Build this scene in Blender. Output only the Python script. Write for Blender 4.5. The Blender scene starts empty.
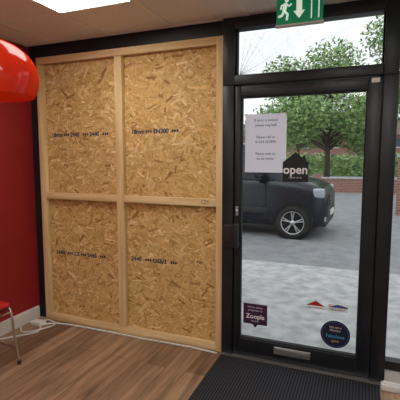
import bpy, math, random
from mathutils import Vector, Matrix
random.seed(7)
sc = bpy.context.scene
sc.view_settings.view_transform = 'Standard'
sc.view_settings.look = 'None'

# ------------------------------------------------------------------ materials
def mat(name, col=(.5,.5,.5), rough=.5, metal=0.0, spec=.5, emis=None, es=1.0, coat=0.0):
    m = bpy.data.materials.new(name); m.use_nodes = True
    b = m.node_tree.nodes['Principled BSDF']
    b.inputs['Base Color'].default_value = (*col, 1)
    b.inputs['Roughness'].default_value = rough
    b.inputs['Metallic'].default_value = metal
    b.inputs['Specular IOR Level'].default_value = spec
    b.inputs['Coat Weight'].default_value = coat
    if emis:
        b.inputs['Emission Color'].default_value = (*emis, 1)
        b.inputs['Emission Strength'].default_value = es
    return m
def N(m, t, **kw):
    n = m.node_tree.nodes.new(t)
    for k, v in kw.items(): setattr(n, k, v)
    return n
def L(m, a, b): m.node_tree.links.new(a, b)
def bsdf(m): return m.node_tree.nodes['Principled BSDF']
def coords(m, scale=(1,1,1), rot=(0,0,0)):
    tc = N(m, 'ShaderNodeTexCoord'); mp = N(m, 'ShaderNodeMapping')
    mp.inputs['Scale'].default_value = scale; mp.inputs['Rotation'].default_value = rot
    L(m, tc.outputs['Object'], mp.inputs['Vector']); return mp.outputs['Vector']
def ramp(m, src, stops):
    r = N(m, 'ShaderNodeValToRGB'); e = r.color_ramp.elements
    while len(e) < len(stops): e.new(.5)
    for i, (p, c) in enumerate(stops): e[i].position = p; e[i].color = (*c, 1)
    L(m, src, r.inputs['Fac']); return r.outputs['Color']
def noisy(name, c1, c2, scale=(5,5,5), rough=.6, detail=4, bump=0.0, nscale=1.0, p0=.35, p1=.65, spec=.4):
    m = mat(name, c1, rough, spec=spec)
    n = N(m, 'ShaderNodeTexNoise'); n.inputs['Scale'].default_value = nscale; n.inputs['Detail'].default_value = detail
    L(m, coords(m, scale), n.inputs['Vector'])
    L(m, ramp(m, n.outputs['Fac'], [(p0, c1), (p1, c2)]), bsdf(m).inputs['Base Color'])
    if bump:
        b = N(m, 'ShaderNodeBump'); b.inputs['Strength'].default_value = bump; b.inputs['Distance'].default_value = .01
        L(m, n.outputs['Fac'], b.inputs['Height']); L(m, b.outputs['Normal'], bsdf(m).inputs['Normal'])
    return m

M_black = noisy('black_aluminium', (.010,.012,.016), (.016,.018,.023), (8,8,8), .35)
M_rubber = mat('rubber', (.012,.012,.013), .8)
M_timber_v = noisy('timber_vertical', (.68,.46,.21), (.84,.64,.36), (22,22,1.6), .65, 6, .1)
M_timber_h = noisy('timber_horizontal', (.68,.46,.21), (.84,.64,.36), (1.6,22,22), .65, 6, .1)
M_ink = mat('stamp_ink', (.03,.035,.06), .8)
M_red = noisy('red_paint', (.27,.012,.014), (.31,.016,.018), (3,3,3), .55)
M_white = noisy('white_paint', (.70,.69,.67), (.76,.75,.73), (3,3,3), .5)
M_whiteplastic = noisy('white_plastic', (.75,.75,.74), (.8,.8,.79), (9,9,9), .35)
M_cream = noisy('cream_wall', (.66,.65,.62), (.72,.70,.67), (2,2,2), .7)
M_ceil = noisy('ceiling_tile', (.76,.76,.75), (.86,.85,.84), (60,60,60), .9, 3, .05)
M_grid = noisy('ceiling_grid', (.82,.81,.80), (.86,.85,.84), (5,5,5), .5)
M_led = mat('led_panel', (.9,.9,.9), .5, emis=(1,.97,.90), es=14)
M_chrome = noisy('chrome', (.6,.6,.62), (.7,.7,.72), (8,8,8), .15); bsdf(M_chrome).inputs['Metallic'].default_value = 1
M_alu = noisy('brushed_aluminium', (.42,.42,.43), (.55,.55,.56), (4,60,60), .35); bsdf(M_alu).inputs['Metallic'].default_value = .8
M_redseat = noisy('red_upholstery', (.45,.012,.015), (.55,.02,.02), (30,30,30), .6)
M_blackplastic = noisy('black_plastic', (.015,.015,.016), (.025,.025,.027), (9,9,9), .45)

# floor planks
M_floor = mat('wood_floor', (.3,.17,.1), .36, spec=.45)
v = coords(M_floor, (1,1,1), (0,0,math.radians(90)))
bt = N(M_floor, 'ShaderNodeTexBrick'); bt.offset = .37; bt.offset_frequency = 2
for k, val in (('Scale',1.0),('Brick Width',1.25),('Row Height',.16),('Mortar Size',.0022),('Mortar Smooth',.3),('Bias',0.0)):
    bt.inputs[k].default_value = val
bt.inputs['Color1'].default_value = (.21,.122,.070,1); bt.inputs['Color2'].default_value = (.42,.275,.175,1); bt.inputs['Mortar'].default_value = (.07,.04,.028,1)
L(M_floor, v, bt.inputs['Vector'])
gn = N(M_floor, 'ShaderNodeTexNoise'); gn.inputs['Scale'].default_value = 1; gn.inputs['Detail'].default_value = 7; gn.inputs['Distortion'].default_value = .8
L(M_floor, coords(M_floor, (24,1.8,1)), gn.inputs['Vector'])
g = ramp(M_floor, gn.outputs['Fac'], [(.3,(.5,.48,.46)),(.68,(1.25,1.22,1.2))])
mx = N(M_floor, 'ShaderNodeMix', data_type='RGBA', blend_type='MULTIPLY'); mx.inputs['Factor'].default_value = 1
L(M_floor, bt.outputs['Color'], mx.inputs[6]); L(M_floor, g, mx.inputs[7]); L(M_floor, mx.outputs[2], bsdf(M_floor).inputs['Base Color'])

# ribbed mat
M_mat = mat('ribbed_mat', (.03,.03,.033), .95, spec=.1)
w = N(M_mat, 'ShaderNodeTexWave', bands_direction='X'); w.inputs['Scale'].default_value = 16; w.inputs['Distortion'].default_value = .3
L(M_mat, coords(M_mat), w.inputs['Vector'])
L(M_mat, ramp(M_mat, w.outputs['Fac'], [(.2,(.018,.018,.021)),(.8,(.050,.050,.058))]), bsdf(M_mat).inputs['Base Color'])

# OSB flakes: per-face colour attribute
M_osb = mat('osb', (.6,.4,.18), .7, spec=.25)
at = N(M_osb, 'ShaderNodeAttribute'); at.attribute_name = 'Col'
fn = N(M_osb, 'ShaderNodeTexNoise'); fn.inputs['Scale'].default_value = 60; fn.inputs['Detail'].default_value = 5
L(M_osb, coords(M_osb), fn.inputs['Vector'])
fr = ramp(M_osb, fn.outputs['Fac'], [(.3,(.84,.83,.80)),(.7,(1.1,1.1,1.1))])
mx = N(M_osb, 'ShaderNodeMix', data_type='RGBA', blend_type='MULTIPLY'); mx.inputs['Factor'].default_value = 1
L(M_osb, at.outputs['Color'], mx.inputs[6]); L(M_osb, fr, mx.inputs[7]); L(M_osb, mx.outputs[2], bsdf(M_osb).inputs['Base Color'])

def glassmat(name, tint=(.95,.975,.965), ior=1.38):
    m = bpy.data.materials.new(name); m.use_nodes = True; nt = m.node_tree; nt.nodes.clear()
    o = N(m,'ShaderNodeOutputMaterial'); t = N(m,'ShaderNodeBsdfTransparent'); gl = N(m,'ShaderNodeBsdfGlossy'); mxx = N(m,'ShaderNodeMixShader'); f = N(m,'ShaderNodeFresnel')
    t.inputs['Color'].default_value = (*tint,1); gl.inputs['Roughness'].default_value = 0.0; f.inputs['IOR'].default_value = ior
    L(m,f.outputs[0],mxx.inputs[0]); L(m,t.outputs[0],mxx.inputs[1]); L(m,gl.outputs[0],mxx.inputs[2]); L(m,mxx.outputs[0],o.inputs[0]); return m
M_glass = glassmat('window_glass')
def thinplastic(name, col, dens=.5, dcol=None, refl=.05, rough=.1):
    m = bpy.data.materials.new(name); m.use_nodes = True; nt = m.node_tree; nt.nodes.clear()
    o = N(m,'ShaderNodeOutputMaterial'); t = N(m,'ShaderNodeBsdfTransparent'); gl = N(m,'ShaderNodeBsdfGlossy')
    tr = N(m,'ShaderNodeBsdfTranslucent'); df = N(m,'ShaderNodeBsdfDiffuse')
    t.inputs['Color'].default_value = (*col,1); tr.inputs['Color'].default_value = (*(dcol or col),1); df.inputs['Color'].default_value = (*(dcol or col),1)
    a1 = N(m,'ShaderNodeMixShader'); a1.inputs[0].default_value = .5; L(m,tr.outputs[0],a1.inputs[1]); L(m,df.outputs[0],a1.inputs[2])
    a2 = N(m,'ShaderNodeMixShader'); a2.inputs[0].default_value = dens; L(m,t.outputs[0],a2.inputs[1]); L(m,a1.outputs[0],a2.inputs[2])
    a3 = N(m,'ShaderNodeMixShader'); a3.inputs[0].default_value = refl; gl.inputs['Roughness'].default_value = rough
    L(m,a2.outputs[0],a3.inputs[1]); L(m,gl.outputs[0],a3.inputs[2]); L(m,a3.outputs[0],o.inputs[0]); return m
M_lamp = thinplastic('red_plastic_shade', (.85,.10,.04), .6, (.75,.075,.02), .05)
M_paper = thinplastic('notice_paper', (.82,.79,.88), .94, None, .01, .5)

# ------------------------------------------------------------------ mesh builder
class B:
    def __init__(s, name): s.name=name; s.v=[]; s.f=[]; s.m=[]; s.sm=[]; s.mats=[]; s.T=Matrix.Identity(4)
    def mi(s, m):
        if m not in s.mats: s.mats.append(m)
        return s.mats.index(m)
    def add(s, vs, fs, m, smooth=False):
        o = len(s.v); s.v += [tuple(s.T @ Vector(p)) for p in vs]; i = s.mi(m)
        for f in fs: s.f.append([o+k for k in f]); s.m.append(i); s.sm.append(smooth)
    def box(s, x0,x1,y0,y1,z0,z1, m, bev=0.0):
        if bev <= 0:
            vs=[(x,y,z) for x in (x0,x1) for y in (y0,y1) for z in (z0,z1)]
            s.add(vs,[(0,1,3,2),(4,6,7,5),(0,4,5,1),(2,3,7,6),(0,2,6,4),(1,5,7,3)],m); return
        import bmesh
        bm = bmesh.new(); bmesh.ops.create_cube(bm, size=1)
        bmesh.ops.scale(bm, vec=(x1-x0,y1-y0,z1-z0), verts=bm.verts); bmesh.ops.translate(bm, vec=((x0+x1)/2,(y0+y1)/2,(z0+z1)/2), verts=bm.verts)
        bmesh.ops.bevel(bm, geom=list(bm.edges), offset=bev, segments=3, profile=.5, affect='EDGES')
        bm.verts.index_update()
        s.add([tuple(q.co) for q in bm.verts],[[q.index for q in f.verts] for f in bm.faces],m,True); bm.free()
    def tube(s, pts, r, m, n=10, cap=True, smooth=True):
        pts=[Vector(p) for p in pts]; rs = r if isinstance(r,(list,tuple)) else [r]*len(pts)
        vs=[]; fs=[]; up=None
        for i,p in enumerate(pts):
            d = (pts[min(i+1,len(pts)-1)]-pts[max(i-1,0)]).normalized()
            if up is None: up = d.orthogonal().normalized()
            up = (up - d*up.dot(d)).normalized(); sd = d.cross(up)
            for k in range(n):
                a = 2*math.pi*k/n; vs.append(tuple(p+(up*math.cos(a)+sd*math.sin(a))*rs[i]))
        for i in range(len(pts)-1):
            for k in range(n): fs.append((i*n+k,i*n+(k+1)%n,(i+1)*n+(k+1)%n,(i+1)*n+k))
        s.add(vs,fs,m,smooth)
        if cap:
            s.add(vs[:n],[tuple(reversed(range(n)))],m); s.add(vs[-n:],[tuple(range(n))],m)
    def lathe(s, prof, c, m, n=40, axis='z'):
        vs=[];fs=[]
        for r,h in prof:
            for k in range(n):
                a=2*math.pi*k/n; x,y=r*math.cos(a),r*math.sin(a)
                vs.append((c[0]+x,c[1]+y,c[2]+h) if axis=='z' else (c[0]+x,c[1]+h,c[2]+y))
        for i in range(len(prof)-1):
            for k in range(n): fs.append((i*n+k,i*n+(k+1)%n,(i+1)*n+(k+1)%n,(i+1)*n+k))
        s.add(vs,fs,m,True)
    def prism(s, pts, y0, y1, m):   # pts in xz
        n=len(pts); vs=[(x,y0,z) for x,z in pts]+[(x,y1,z) for x,z in pts]
        s.add(vs,[tuple(range(n)),tuple(reversed(range(n,2*n)))]+[(i,(i+1)%n,n+(i+1)%n,n+i) for i in range(n)],m)
    def text(s, body, x, y, z, size, m, align='CENTER', bold=0.0):  # on an xz plane, facing -y
        c = bpy.data.curves.new('t','FONT'); c.body=body; c.size=size; c.align_x=align; c.align_y='CENTER'; c.offset=bold; c.resolution_u=3
        o = bpy.data.objects.new('t',c); bpy.context.collection.objects.link(o)
        dg = bpy.context.evaluated_depsgraph_get(); me = bpy.data.meshes.new_from_object(o.evaluated_get(dg))
        s.add([(x+q.co.x,y,z+q.co.y) for q in me.vertices],[list(p.vertices) for p in me.polygons],m)
        bpy.data.objects.remove(o); bpy.data.curves.remove(c); bpy.data.meshes.remove(me)
    def done(s):
        me = bpy.data.meshes.new(s.name); me.from_pydata(s.v,[],s.f)
        for m in s.mats: me.materials.append(m)
        me.polygons.foreach_set('material_index', s.m); me.polygons.foreach_set('use_smooth', s.sm); me.update()
        o = bpy.data.objects.new(s.name, me); bpy.context.collection.objects.link(o); return o
def disc(cx,cz,r,n=40): return [(cx+r*math.cos(2*math.pi*k/n), cz+r*math.sin(2*math.pi*k/n)) for k in range(n)]
def smooth(P,n=8):
    P=[Vector(p) for p in P]; P=[P[0]]+P+[P[-1]]; o=[]
    for i in range(1,len(P)-2):
        for k in range(n):
            t=k/n; p0,p1,p2,p3=P[i-1:i+3]
            o.append(.5*((2*p1)+(p2-p0)*t+(2*p0-5*p1+4*p2-p3)*t*t+(3*p1-p0-3*p2+p3)*t**3))
    return o+[P[-1]]

CE = 2.53
XL, XR, YB = -2.85, 2.6, -2.6
# ------------------------------------------------------------------ room
b=B('floor'); b.box(XL-.1,XR+.1,YB-.1,3.02,-.12,0,M_floor); b.done()
b=B('wall_left'); b.box(XL-.12,XL,YB,3.02,0,CE,M_red); b.done()
b=B('wall_right'); b.box(XR,XR+.12,YB,3.02,0,CE,M_cream); b.done()
b=B('wall_back'); b.box(XL-.12,XR+.12,YB-.12,YB,0,CE,M_cream); b.done()
b=B('wall_front'); b.box(XL-.12,XR+.12,2.90,3.05,CE+.001,3.0,M_black); b.done()
b=B('wall_front'); b.box(1.30,XR+.12,2.88,3.02,0,CE,M_cream); b.done()
b=B('trim_2'); b.box(.197,1.30,2.885,3.02,0,.10,M_whiteplastic); b.done()
b=B('baseboard_left'); b.box(XL,XL+.018,YB,2.88,0,.10,M_white); b.box(XL,XL+.012,YB,2.88,.10,.115,M_white); b.done()
# ceiling with grid + led panels
b=B('ceiling'); b.box(XL-.12,XR+.12,YB-.12,2.90,CE+.004,CE+.12,M_ceil)
gx=[-1.985+.6*i for i in range(-1,8)]; gy=[2.32-.6*i for i in range(0,9)]
for x in gx: b.box(x-.012,x+.012,YB,2.88,CE-.003,CE+.004,M_grid)
for y in gy: b.box(XL,XR,y-.012,y+.012,CE-.0035,CE+.004,M_grid)
b.box(XL,XR,2.855,2.88,CE-.004,CE+.004,M_grid)
b.done()
def panel(x,y):
    b=B('ceiling_light_panel'); b.box(x-.285,x+.285,y-.285,y+.285,CE-.004,CE+.0038,M_led)
    for a in ((x-.288,x+.288,y-.288,y-.278),(x-.288,x+.288,y+.278,y+.288),(x-.288,x-.278,y-.288,y+.288),(x+.278,x+.288,y-.288,y+.288)):
        b.box(*a,CE-.009,CE+.003,M_whiteplastic)
    b.done()
for x,y in ((-1.685,2.02),(.115,.82),(-1.685,.22),(.115,-.98),(1.315,.82),(-1.685,-1.58)): panel(x,y)

# ------------------------------------------------------------------ OSB hoarding with timber frame
b=B('timber_frame_hoarding')
X0,X1=-2.75,-.975; T0,T1=2.872,2.915
b.box(X0,X0+.06,T0,T1,.062,2.36,M_timber_v,.003)
b.box(X1-.055,X1,T0,T1,0,2.42,M_timber_v,.003)
b.box(-1.925,-1.855,T0,T1,.062,2.36,M_timber_v,.003)
b.box(X0,X1-.056,T0,T1,0,.06,M_timber_h,.003)
b.box(X0,X1-.056,T0,T1,2.362,2.42,M_timber_h,.003)
b.box(X0+.061,-1.926,T0+.002,T1,1.155,1.215,M_timber_h,.003)
b.box(-1.854,X1-.056,T0+.002,T1,1.155,1.215,M_timber_h,.003)
b.text('121',-1.12,T0+.0005,1.187,.05,M_ink)
for x in (X0+.03,-1.89,X1-.028):   # screw heads
    for z in (.03,.6,1.185,1.8,2.39): b.lathe([(0,-.001),(.005,-.001),(.005,.003)],(x+.004,T0,z),M_alu,10,'y')
hoard=b.done()
# board: backing + thousands of pressed strands
b=B('osb_boards'); b.box(X0,X1,2.924,2.940,0,2.42,M_osb)
pal=[(.66,.41,.155),(.73,.48,.20),(.60,.36,.125),(.79,.56,.265),(.50,.28,.095),(.70,.45,.18),(.85,.65,.36),(.38,.20,.06)]
wts=[6,6.5,5,4,2,7,2,1.2]
cols=[(.6,.36,.13)]*len(b.f)
for i in range(17000):
    cx=random.uniform(X0,X1); cz=random.uniform(0,2.42); l=random.uniform(.014,.06); w_=random.uniform(.0035,.012)
    a=random.gauss(0,.6) if random.random()<.7 else random.uniform(0,math.pi)
    ca,sa=math.cos(a),math.sin(a); y=2.9232-random.random()*.0022; q=[]
    for sx,sz in ((-1,-.6),(-.7,-1),(.8,-1),(1,.3),(.7,1),(-.9,.9)):
        px,pz=sx*l,sz*w_; xx=cx+px*ca-pz*sa; zz=cz+px*sa+pz*ca
        q.append((min(max(xx,X0),X1),y,min(max(zz,0),2.42)))
    b.add(q,[tuple(range(6))],M_osb); c=random.choices(pal,wts)[0]; k=random.uniform(.9,1.08); cols.append(tuple(t*k for t in c))
rs=random.Random(3)
for xs,z,l in ((-2.64,1.735,.62),(-1.80,1.745,.44),(-2.64,.65,.60),(-1.82,.665,.40)):
    n0=len(b.f); x=xs
    while x<xs+l:
        t=rs.choice(['OSB/3','18mm','EN300','CE','2440'])
        if x+.05*.62*len(t)>xs+l+.08: break
        b.text(t,x,2.9205,z,.05,M_ink,'LEFT',.0022); x+=.05*.62*len(t)+.012
        for d in range(3): b.box(x,x+.016,2.9204,2.9208,z-.009,z+.012,M_ink); x+=.021
        x+=.01
    cols+= [(.05,.05,.08)]*(len(b.f)-n0)
o=b.done()
cat=o.data.color_attributes.new('Col','FLOAT_COLOR','CORNER')
for p,c in zip(o.data.polygons,cols):
    for li in p.loop_indices: cat.data[li].color=(*c,1)
o.parent=hoard; o.name='osb_boards'

# ------------------------------------------------------------------ shopfront frames
b=B('trim_1')
b.box(XL,-2.70,2.945,3.0,0,CE,M_black); b.box(XL,-.974,2.945,3.0,2.36,CE,M_black); b.box(XL,X1,2.945,3.0,0,.1,M_black); b.box(-1.95,-1.85,2.945,3.0,.1,2.36,M_black)
b.box(XL,-2.752,2.90,2.944,0,CE,M_black); b.box(-2.751,-.974,2.90,2.944,2.422,CE,M_black)
b.done()

b=B('window_1')   # transom window + its frame
b.box(-.972,-.885,2.85,2.95,2.056,CE,M_black,.004)
b.box(.105,.195,2.85,2.95,2.056,CE,M_black,.004)
b.box(-.884,.104,2.85,2.95,2.056,2.125,M_black,.004)
b.box(-.884,.104,2.85,2.95,2.45,CE,M_black,.004)
b.box(-.884,-.872,2.88,2.93,2.125,2.45,M_rubber); b.box(.092,.104,2.88,2.93,2.125,2.45,M_rubber)
b.add([(-.884,2.905,2.12),(.104,2.905,2.12),(.104,2.905,2.452),(-.884,2.905,2.452)],[(0,1,2,3)],M_glass)
M_paneline=mat('pane_line',(.30,.32,.33),.4)
rc=random.Random(5)
for i in range(20):   # thin grey lines fanning across the transom pane, arcs follow
    a=math.radians(2+i*4.2); p=[(-.86,2.903,2.135)]; x,z=-.86,2.135; ln=rc.uniform(.45,1.0)
    for k in range(8):
        a+=rc.gauss(0,.03); x+=math.cos(a)*ln/8; z+=math.sin(a)*ln/8
        if z>2.44 or x>.08: break
        p.append((x,2.903,z))
    if len(p)>1: b.tube(p,.0007,M_paneline,4)
for r in (.22,.30,.40,.5,.62,.76):
    p=[]
    for k in range(14):
        a=math.radians(3+k*5.4); rr=r+rc.gauss(0,.008); x,z=-.86+rr*math.cos(a),2.135+rr*math.sin(a)
        if z<2.44: p.append((x,2.903,z))
    if len(p)>2: b.tube(p,.0006,M_paneline,4)
b.done()

b=B('window_2')   # side window right of door
b.box(.197,1.30,2.87,2.94,.10,.16,M_black); b.box(.197,1.30,2.87,2.94,2.45,CE,M_black); b.box(1.24,1.30,2.87,2.94,.16,2.45,M_black); 
b.add([(.197,2.905,.16),(1.24,2.905,.16),(1.24,2.905,2.45),(.197,2.905,2.45)],[(0,1,2,3)],M_glass); b.done()

b=B('door_1')
Y0,Y1=2.862,2.915
b.box(-.972,-.885,2.85,2.95,0,2.055,M_black,.004)
b.box(.105,.195,2.85,2.95,0,2.055,M_black,.004)
b.box(-.886,-.86,2.917,2.945,0,2.055,M_black); b.box(.08,.106,2.917,2.945,0,2.055,M_black)
b.box(-.880,-.845+.012,Y0,Y1,.012,2.048,M_black,.004)
b.box(.015,.100,Y0,Y1,.012,2.048,M_black,.004)
b.box(-.834,.016,Y0,Y1,1.97,2.048,M_black,.004)
b.box(-.834,.016,Y0,Y1,.012,.15,M_black,.004)
for a in ((-.834,-.826,.15,1.97),(.007,.015,.15,1.97),(-.834,.015,.15,.158),(-.834,.015,1.962,1.97)): b.box(a[0],a[1],Y0+.008,Y1-.008,a[2],a[3],M_rubber)
b.add([(-.834,2.89,.15),(.015,2.89,.15),(.015,2.89,1.97),(-.834,2.89,1.97)],[(0,1,2,3)],M_glass)
# letter plate
b.box(-.56,-.295,Y0-.008,Y0,.072,.128,M_alu,.003); b.box(-.545,-.31,Y0-.011,Y0-.007,.082,.118,M_alu,.002)
# lock case + pull handle
b.box(-.955,-.845,2.825,2.85,.86,1.03,M_blackplastic,.008)
b.box(-.862,-.84,2.78,Y0,.88,.90,M_blackplastic,.004); b.box(-.862,-.84,2.78,Y0,1.02,1.04,M_blackplastic,.004)
b.box(-.866,-.822,2.765,2.80,.87,1.05,M_blackplastic,.01)
b.box(-.868,-.846,2.853,2.862,1.10,1.17,M_alu,.003); b.lathe([(0,0),(.009,0),(.009,.012)],(-.857,2.846,1.135),M_chrome,14,'y')
# closer contact
b.box(.035,.085,2.845,Y0,2.01,2.04,M_whiteplastic,.004)
b.box(-.97,.19,2.83,2.99,0,.011,M_alu)
b.done()

# ------------------------------------------------------------------ items on the glass
M_txt=mat('grey_print',(.12,.11,.16),.8); M_wtxt=mat('white_print',(.85,.85,.87),.6); M_oblack=noisy('sign_black',(.008,.010,.015),(.012,.014,.02),(5,5,5),.5)
M_purple=noisy('sticker_purple',(.045,.012,.05),(.055,.016,.06),(6,6,6),.5); M_blue=mat('sticker_blue',(.05,.08,.3),.5); M_dark=noisy('sticker_navy',(.01,.012,.03),(.016,.018,.04),(6,6,6),.5); M_redp=mat('sticker_red',(.45,.03,.03),.5)
M_yel=mat('sticker_yellow',(.7,.6,.05),.5); M_cyan=mat('sticker_cyan',(.05,.35,.6),.5)
b=B('paper_notice'); b.add([(-.806,2.884,1.425),(-.505,2.884,1.425),(-.505,2.884,1.845),(-.806,2.884,1.845)],[(0,1,2,3)],M_paper)
for z,t in ((1.80,'If door is locked'),(1.765,'please ring bell'),(1.68,'Please call us'),(1.645,'01234 567890'),(1.56,'Please wait to'),(1.525,'be let inside')): b.text(t,-.655,2.8832,z,.026,M_txt,bold=.0003)
for x in (-.80,-.52): b.box(x-.012,x+.012,2.8828,2.8835,1.83,1.85,M_whiteplastic)
b.done()
b=B('open_sign'); b.prism([(-.526,1.36),(-.347,1.36),(-.347,1.50),(-.365,1.51),(-.37,1.545),(-.385,1.545),(-.39,1.53),(-.436,1.572),(-.526,1.50)],2.876,2.881,M_oblack)
b.text('open',-.436,2.8755,1.445,.085,M_wtxt,bold=.002); b.text('come on in',-.436,2.8755,1.392,.02,M_wtxt); b.done()
b=B('window_sticker'); b.prism([(-.805,.265),(-.735,.265),(-.712,.238),(-.69,.265),(-.62,.265),(-.62,.425),(-.805,.425)],2.885,2.887,M_purple)
b.text('We list all our',-.712,2.8845,.398,.02,M_wtxt); b.text('properties on',-.712,2.8845,.374,.02,M_wtxt); b.text('Zoopla',-.712,2.8845,.325,.05,M_wtxt,bold=.001); b.text('Smarter',-.712,2.8845,.29,.018,M_wtxt); b.done()
b=B('window_sticker'); b.prism(disc(-.131,.284,.1),2.885,2.887,M_dark); b.prism(disc(-.131,.284,.09),2.8845,2.885,M_blue); b.prism(disc(-.131,.284,.086),2.8842,2.8845,M_dark)
b.text('We are a',-.131,2.884,.335,.022,M_wtxt); b.text('Member',-.131,2.884,.312,.022,M_wtxt); b.text('Fabulous',-.131,2.884,.268,.036,M_cyan,bold=.0005); b.text('agents',-.131,2.884,.235,.02,M_yel); b.done()
b=B('window_sticker'); b.prism([(-.335,.475),(-.205,.475),(-.27,.512)],2.885,2.887,M_redp); b.prism([(-.335,.452),(-.205,.452),(-.205,.472),(-.335,.472)],2.885,2.887,M_whiteplastic); b.text('deposit scheme',-.27,2.8845,.461,.015,M_txt); b.done()
b=B('window_sticker'); b.prism([(-.185,.452),(-.055,.452),(-.055,.505),(-.185,.505)],2.885,2.887,M_whiteplastic); b.prism([(-.185,.48),(-.055,.48),(-.055,.49),(-.12,.503)],2.8845,2.885,M_blue); b.text('SAFEAGENT',-.12,2.8843,.465,.018,M_blue); b.done()

# exit sign
M_green=mat('exit_green',(.0,.16,.07),.4,emis=(0,.22,.09),es=.35); M_exitw=mat('exit_white',(.8,.85,.8),.4,emis=(.8,1,.85),es=.5)
b=B('emergency_exit_sign'); b.box(-.535,-.255,2.60,2.63,2.355,CE-.004,M_green,.004); yy=2.5985
b.box(-.54,-.25,2.597,2.635,2.346,2.356,M_whiteplastic)
b.box(-.50,-.29,2.605,2.625,CE-.004,CE,M_whiteplastic)
def pp(pts,m=M_exitw,d=0): b.prism(pts,yy-d,yy+.001-d,m)
pp([(-.325,2.375),(-.275,2.375),(-.275,2.505),(-.325,2.505)]); pp([(-.318,2.375),(-.282,2.375),(-.282,2.498),(-.318,2.498)],M_green,.0005)
pp([(-.412,2.50),(-.378,2.50),(-.378,2.43),(-.36,2.43),(-.395,2.385),(-.43,2.43),(-.412,2.43)])
pp(disc(-.472,2.497,.012,16))
b.tube([(-.478,yy,2.478),(-.487,yy,2.437)],.012,M_exitw,8)
b.tube([(-.487,yy,2.437),(-.465,yy,2.415),(-.47,yy,2.38)],.0075,M_exitw,8); b.tube([(-.487,yy,2.437),(-.50,yy,2.41),(-.522,yy,2.405)],.0075,M_exitw,8)
b.tube([(-.476,yy,2.478),(-.455,yy,2.462),(-.442,yy,2.475)],.005,M_exitw,8); b.tube([(-.48,yy,2.478),(-.503,yy,2.47),(-.508,yy,2.448)],.005,M_exitw,8)
b.done()

# ------------------------------------------------------------------ floor things
b=B('door_mat'); b.box(-.965,.165,1.0,2.815,0.0005,.012,M_mat,.004); b.done()
b=B('door_stop'); b.box(.17,.30,2.765,2.815,0,.045,M_whiteplastic,.008); b.box(.185,.285,2.775,2.805,.045,.055,M_whiteplastic,.004); b.done()
b=B('floor_cable')
b.tube(smooth([(-2.80,2.35,.008),(-2.70,2.46,.008),(-2.60,2.60,.008),(-2.66,2.74,.008),(-2.5,2.82,.008),(-2.1,2.835,.008),(-1.7,2.83,.008),(-1.25,2.84,.008),(-1.0,2.825,.008)]),.007,M_whiteplastic,8)
b.tube(smooth([(-2.81,2.62,.008),(-2.70,2.55,.008),(-2.57,2.66,.02),(-2.56,2.78,.012),(-2.66,2.80,.03),(-2.74,2.72,.02),(-2.80,2.78,.008)]),.006,M_whiteplastic,8)
b.box(-2.78,-2.66,2.70,2.78,0,.035,M_whiteplastic,.008)
b.done()

# pendant lamp
b=B('pendant_lamp'); c=(-1.80,1.54,1.94); R=.25
prof=[(.03,.20)]
for i in range(1,15):
    a=math.radians(83-i*83/14); prof.append((R*math.cos(a),.20*math.sin(a)))
prof+=[(R*.99,-.03),(R*.95,-.065),(R*.9,-.09)]
b.lathe(prof,c,M_lamp,56); b.lathe([(R*.9,-.09),(R*.905,-.094),(R*.89,-.094),(R*.885,-.088)],c,M_lamp,56)
b.lathe([(0,.235),(.02,.232),(.032,.20),(.032,.15),(.022,.12),(0,.12)],c,M_chrome,24)
M_bulb=mat('bulb',(.9,.8,.7),.4,emis=(1,.6,.3),es=3)
b.lathe([(0,.12),(.015,.115),(.02,.09),(.034,.06),(.038,.035),(.03,.01),(.015,-.002),(0,-.004)],c,M_bulb,24)
b.tube([(c[0],c[1],c[2]+.23),(c[0],c[1],CE-.03)],.003,M_blackplastic,8)
b.lathe([(0,-.05),(.02,-.048),(.055,-.012),(.055,-.004),(0,-.004)],(c[0],c[1],CE),M_chrome,28)
b.done()

# chair
b=B('stacking_chair'); b.T=Matrix.Translation((-2.53,1.92,0))@Matrix.Rotation(math.radians(-4),4,'Z')
b.box(-.2,.16,-.21,.21,.435,.475,M_redseat,.018); b.box(-.19,.15,-.2,.2,.425,.437,M_blackplastic)
for sy in (-1,1):
    y=sy*.225
    b.tube(smooth([(.20,y,.008),(.16,y,.22),(.13,y,.40),(.05,y*.97,.42),(-.12,y*.97,.42),(-.19,y,.47),(-.23,y,.65),(-.25,y,.84)],5),.010,M_chrome,10)
    b.tube(smooth([(-.22,y,.008),(-.17,y,.22),(-.09,y,.41),(.0,y,.42)],5),.010,M_chrome,10)
    b.tube([(.18,y,.12),(-.195,y,.12)],.007,M_chrome,8)
    b.tube([(.20,y,0),(.20,y,.03)],.014,M_blackplastic,10); b.tube([(-.22,y,0),(-.218,y,.03)],.014,M_blackplastic,10)
b.tube([(.135,-.225,.39),(.135,.225,.39)],.009,M_chrome,8); b.tube([(-.10,-.225,.40),(-.10,.225,.40)],.009,M_chrome,8)
b.T=b.T@Matrix.Translation((-.235,0,.72))@Matrix.Rotation(math.radians(-8),4,'Y'); b.box(-.005,.03,-.2,.2,-.12,.13,M_redseat,.014); b.box(-.018,-.004,-.2,.2,-.12,.13,M_blackplastic,.005)
b.done()

# ------------------------------------------------------------------ outside
M_asph=noisy('asphalt',(.19,.195,.205),(.29,.295,.305),(1,1,1),.85,8,.0,5,.3,.7)
M_pave=noisy('concrete_pavement',(.34,.34,.345),(.52,.52,.52),(1,1,1),.85,12,.0,7,.35,.65)
b=B('ground'); b.box(-40,40,3.02,90,-.3,-.1,M_asph); b.done()
b=B('pavement'); b.box(-12,12,3.02,5.7,-.1,-.02,M_pave); b.box(-12,12,5.71,5.85,-.1,-.025,M_pave); b.done()

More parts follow.
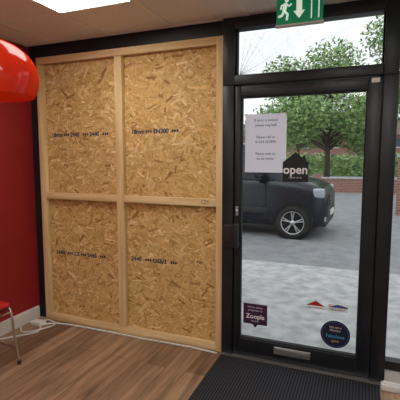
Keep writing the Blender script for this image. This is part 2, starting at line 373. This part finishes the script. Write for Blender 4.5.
def brickmat(name):
    m=mat(name,(.3,.12,.07),.85); t=N(m,'ShaderNodeTexBrick'); t.inputs['Scale'].default_value=1
    for k,val in (('Brick Width',.225),('Row Height',.075),('Mortar Size',.008)): t.inputs[k].default_value=val
    t.inputs['Color1'].default_value=(.30,.11,.07,1); t.inputs['Color2'].default_value=(.22,.085,.06,1); t.inputs['Mortar'].default_value=(.35,.30,.26,1)
    L(m,coords(m,(1,1,1),(math.radians(90),0,0)),t.inputs['Vector']); L(m,t.outputs['Color'],bsdf(m).inputs['Base Color']); return m
M_brick=brickmat('brick')
b=B('brick_boundary_wall'); b.box(-14,14,20,20.25,-.1,.55,M_brick); b.box(-14,14,19.96,20.29,.55,.61,M_pave)
for x in range(-14,15,4): b.box(x-.2,x+.2,19.93,20.32,-.1,.75,M_brick)
b.done()
b=B('brick_wall'); b.box(.95,6,12.6,12.85,-.1,1.55,M_brick); b.box(.93,6.02,12.56,12.89,1.55,1.62,M_pave); b.done()

# van (front towards +x)
M_car=noisy('car_paint',(.009,.012,.020),(.012,.015,.025),(3,3,3),.22,spec=.4)
M_cglass=noisy('car_glass',(.018,.024,.028),(.022,.028,.034),(3,3,3),.05,spec=.6)
M_trim=mat('car_trim',(.02,.02,.022),.55); M_tyre=mat('tyre',(.014,.014,.015),.85); M_lens=mat('headlight_lens',(.35,.37,.4),.08,spec=.8); M_seam=mat('panel_gap',(.002,.002,.002),.9)
b=B('van'); b.T=Matrix.Translation((-.58,9.0,-.1))@Matrix.Rotation(math.radians(-2),4,'Z')
st=[(0,.66,.34,.84),(-.04,.80,.26,.96),(-.12,.88,.22,1.06),(-.30,.93,.20,1.14),(-.6,.95,.20,1.21),(-.95,.955,.20,1.26),(-1.5,.96,.2,1.28),(-4.5,.96,.2,1.28),(-4.85,.93,.22,1.28),(-4.95,.88,.28,1.26)]
n=32; vs=[];fs=[]
for x,hw,zb,zt in st:
    cz=(zb+zt)/2; hz=(zt-zb)/2
    for k in range(n):
        a=2*math.pi*(k+.5)/n; e=.33
        cy=math.copysign(abs(math.cos(a))**e,math.cos(a)); sz=math.copysign(abs(math.sin(a))**e,math.sin(a))
        vs.append((x,hw*cy,cz+hz*sz))
for i in range(len(st)-1):
    for k in range(n): fs.append((i*n+k,i*n+(k+1)%n,(i+1)*n+(k+1)%n,(i+1)*n+k))
b.add(vs,fs,M_car,True); b.add(vs[:n],[tuple(range(n))],M_trim); b.add(vs[-n:],[tuple(range(n))],M_car)
lv=[(1.18,-.70,-4.93,.93),(1.30,-.83,-4.92,.925),(1.52,-1.09,-4.88,.89),(1.76,-1.38,-4.84,.85),(1.88,-1.57,-4.8,.82),(1.96,-1.85,-4.7,.76),(1.99,-2.3,-4.5,.6)]
vs=[];fs=[]
for z,xf,xr,hw in lv:
    cx=(xf+xr)/2; hx=(xf-xr)/2
    for k in range(n):
        a=2*math.pi*(k+.5)/n; cc,ss=math.cos(a),math.sin(a)
        vs.append((cx+hx*math.copysign(abs(cc)**.22,cc),hw*math.copysign(abs(ss)**.22,ss),z))
for i in range(len(lv)-1):
    for k in range(n): fs.append((i*n+k,i*n+(k+1)%n,(i+1)*n+(k+1)%n,(i+1)*n+k))
b.add(vs,fs,M_car,True); b.add(vs[-n:],[tuple(range(n))],M_car)
def hwz(z): 
    for i in range(len(lv)-1):
        if lv[i][0]<=z<=lv[i+1][0]: t=(z-lv[i][0])/(lv[i+1][0]-lv[i][0]); return lv[i][3]*(1-t)+lv[i+1][3]*t
    return .8
for sgn in (-1,1):
    def sidepoly(pts,m,off=.012):
        q=[(x,sgn*(hwz(z)+off),z) for x,z in pts]; b.add(q,[tuple(range(len(q)))],m)
    sidepoly([(-1.15,1.33),(-2.35,1.33),(-2.35,1.52),(-2.35,1.78),(-1.70,1.78),(-1.37,1.52)],M_cglass)
    sidepoly([(-2.45,1.33),(-3.5,1.33),(-3.5,1.52),(-3.5,1.78),(-2.45,1.78),(-2.45,1.52)],M_cglass)
    sidepoly([(-3.6,1.33),(-4.6,1.33),(-4.6,1.52),(-4.6,1.78),(-3.6,1.78),(-3.6,1.52)],M_cglass)
    for x in (-1.20,-2.42,-3.55): b.box(x-.006,x+.006,sgn*.962-.003,sgn*.962+.003,.32,1.18,M_seam)
    b.box(-4.3,-1.15,sgn*.965-.012,sgn*.965+.012,.50,.62,M_trim,.008)
    b.box(-2.28,-2.12,sgn*.975-.014,sgn*.975+.014,1.0,1.035,M_trim,.006)
    b.box(-1.40,-1.20,sgn*1.10-.11,sgn*1.10+.11,1.24,1.48,M_car,.04); b.box(-1.33,-1.25,sgn*.97-.05,sgn*.97+.05,1.24,1.30,M_trim,.01)
    b.box(-.28,-.05,sgn*.82-.09,sgn*.82+.09,.84,1.03,M_lens,.04)
    b.box(-.14,-.02,sgn*.70-.1,sgn*.70+.1,.36,.46,M_lens,.02)
    for wx in (-.64,-3.85):
        yo=sgn*.965
        q=disc(wx,.36,.395,36); b.prism(q,yo-sgn*.25,yo+sgn*.004,M_seam)
        pr=[(.20,-.215),(.315,-.21),(.335,-.18),(.335,-.03),(.318,.0),(.235,.008),(.225,-.02)]
        b.lathe([(r,sgn*h) for r,h in pr],(wx,yo+sgn*.02,.335),M_tyre,44,'y')
        b.lathe([(.235,sgn*.006),(.222,sgn*.008),(.215,-sgn*.03),(.20,-sgn*.06)],(wx,yo+sgn*.02,.335),M_alu,44,'y')
        b.prism(disc(wx,.335,.21,36),yo-sgn*.06,yo-sgn*.05,M_seam)
        for k in range(5):
            a=2*math.pi*k/5+.3
            for da in (-.13,.13):
                b.tube([(wx+.04*math.cos(a),yo+sgn*.012,.335+.04*math.sin(a)),(wx+.222*math.cos(a+da),yo+sgn*.018,.335+.222*math.sin(a+da))],.013,M_alu,6)
        b.lathe([(0,sgn*.012),(.05,sgn*.008),(.055,-sgn*.02)],(wx,yo+sgn*.02,.335),M_alu,20,'y')
# windscreen
q=[(-.83,-.76,1.32),(-.83,.76,1.32),(-1.06,.74,1.52),(-1.42,.68,1.82),(-1.42,-.68,1.82),(-1.06,-.74,1.52)]; b.add(q,[tuple(range(6))],M_cglass)
b.box(-.06,.015,-.5,.5,.66,.90,M_trim,.02); b.box(-.04,.03,-.26,.26,.44,.55,M_whiteplastic,.005)
for z in (.71,.78,.85): b.box(.008,.02,-.46,.46,z-.006,z+.006,M_chrome)
b.box(-.2,-.02,-.72,.72,.24,.42,M_trim,.04)
b.done()

# trees
M_bark=noisy('bark',(.06,.045,.035),(.12,.09,.07),(8,8,2),.9)
M_leaf=mat('leaves',(.1,.2,.04),.6); nz=N(M_leaf,'ShaderNodeTexNoise'); nz.inputs['Scale'].default_value=3; L(M_leaf,coords(M_leaf),nz.inputs['Vector'])
L(M_leaf,ramp(M_leaf,nz.outputs['Fac'],[(.3,(.09,.18,.05)),(.7,(.30,.43,.15))]),bsdf(M_leaf).inputs['Base Color'])
def tree(x,y,h,rad,nl,leaf=.13,low=.38):
    b=B('tree'); b.T=Matrix.Translation((x,y,-.1))
    th=h*low*.95; b.tube([(0,0,0),(.03,0,th*.5),(0,.02,th),(.08,0,h*.62),(0,0,h*.85)],[.20,.17,.14,.08,.03],M_bark,10)
    blobs=[]
    for i in range(20):
        a=2*math.pi*i/20*2.4; rr=rad*random.uniform(.4,.8); z=random.uniform(h*low*1.05,h*.84)
        k=1-max(0,(z/h-.62))*1.5; p=(rr*math.cos(a)*k,rr*math.sin(a)*k,z); blobs.append((p,rad*random.uniform(.26,.4)))
        b.tube([(0,0,th*random.uniform(.8,1.3)),(p[0]*.5,p[1]*.5,(z+th)*.52),p],[.06,.04,.015],M_bark,6)
    blobs.append(((0,0,h*.88),rad*.35)); blobs.append(((0,0,h*.62),rad*.55))
    vs=[];fs=[]
    for i in range(nl):
        c,r=random.choice(blobs); d=Vector((random.gauss(0,1),random.gauss(0,1),random.gauss(0,1))).normalized()*r*random.random()**.4
        p=Vector(c)+Vector((d.x,d.y,d.z*.8)); u=Vector((random.gauss(0,1),random.gauss(0,1),random.gauss(0,.6))).normalized()*leaf*random.uniform(.6,1.2); w_=u.orthogonal().normalized()*leaf*.45
        o=len(vs); vs+= [tuple(p-u),tuple(p+w_),tuple(p+u),tuple(p-w_)]; fs.append((o,o+1,o+2,o+3))
    b.add(vs,fs,M_leaf); b.done()
tree(-2.0,25.5,8.3,4.8,18000,.14,.30)
tree(4.3,25.5,12.5,5.4,21000,.15,.32)
tree(-7.0,48,8,4.5,6000,.18)
tree(8,49,8,4,5000,.18)
# hedge + far buildings + forecourt sign
b=B('hedge'); vs=[];fs=[]
for i in range(9000):
    p=Vector((random.uniform(-19,19),random.uniform(38,39.4),random.uniform(-.1,1.7+.3*math.sin(i)))); u=Vector((random.gauss(0,1),random.gauss(0,1),random.gauss(0,1))).normalized()*.2; w_=u.orthogonal().normalized()*.1
    o=len(vs); vs+=[tuple(p-u),tuple(p+w_),tuple(p+u),tuple(p-w_)]; fs.append((o,o+1,o+2,o+3))
b.add(vs,fs,M_leaf); b.box(-19,19,38.3,39.1,-.1,1.5,M_leaf); b.done()
M_roof=noisy('roof_tile',(.12,.09,.08),(.18,.13,.11),(3,3,3),.8); M_win=mat('house_window',(.08,.1,.12),.1)
b=B('terraced_houses'); b.box(-30,30,60,68,-.1,4.6,M_brick)
b.add([(-30,59.6,4.6),(30,59.6,4.6),(30,64,7),(-30,64,7),(30,68.4,4.6),(-30,68.4,4.6)],[(0,1,2,3),(3,2,4,5),(0,3,5),(1,4,2)],M_roof)
for x in range(-28,29,4):
    for z in (.8,3): b.box(x-.7,x+.7,59.93,60.05,z,z+1.2,M_win); b.box(x-.8,x+.8,59.9,60,z-.1,z,M_white)
b.done()
b=B('forecourt_sign'); M_sb=mat('sign_blue',(.03,.10,.4),.5)
b.box(.1,1.5,33.9,34.1,1.3,1.9,M_sb); b.box(.1,1.5,33.88,34.12,1.9,2.15,M_yel); b.box(.2,.27,33.95,34.05,-.1,1.3,M_alu); b.box(1.33,1.4,33.95,34.05,-.1,1.3,M_alu); b.done()

# ------------------------------------------------------------------ light
w=bpy.data.worlds.new('World'); sc.world=w; w.use_nodes=True
nt=w.node_tree; bg=nt.nodes['Background']
tc=nt.nodes.new('ShaderNodeTexCoord'); sp=nt.nodes.new('ShaderNodeSeparateXYZ'); rp=nt.nodes.new('ShaderNodeValToRGB')
nt.links.new(tc.outputs['Generated'],sp.inputs[0]); nt.links.new(sp.outputs['Z'],rp.inputs['Fac']); nt.links.new(rp.outputs['Color'],bg.inputs['Color'])
rp.color_ramp.elements[0].position=0; rp.color_ramp.elements[0].color=(.87,.90,.94,1); rp.color_ramp.elements[1].position=.6; rp.color_ramp.elements[1].color=(.92,.96,1,1)
bg.inputs['Strength'].default_value=1.25
sun=bpy.data.lights.new('sun','SUN'); sun.energy=.5; sun.angle=math.radians(40); so=bpy.data.objects.new('sun',sun); bpy.context.collection.objects.link(so); so.rotation_euler=(math.radians(38),math.radians(-15),0)

# ------------------------------------------------------------------ camera
cam=bpy.data.cameras.new('camera'); co=bpy.data.objects.new('camera',cam); bpy.context.collection.objects.link(co)
cam.sensor_width=36; cam.lens=36; cam.clip_start=.05; cam.clip_end=300
co.location=(0,0,1.53); co.rotation_euler=(math.radians(84),0,math.radians(22)); sc.camera=co
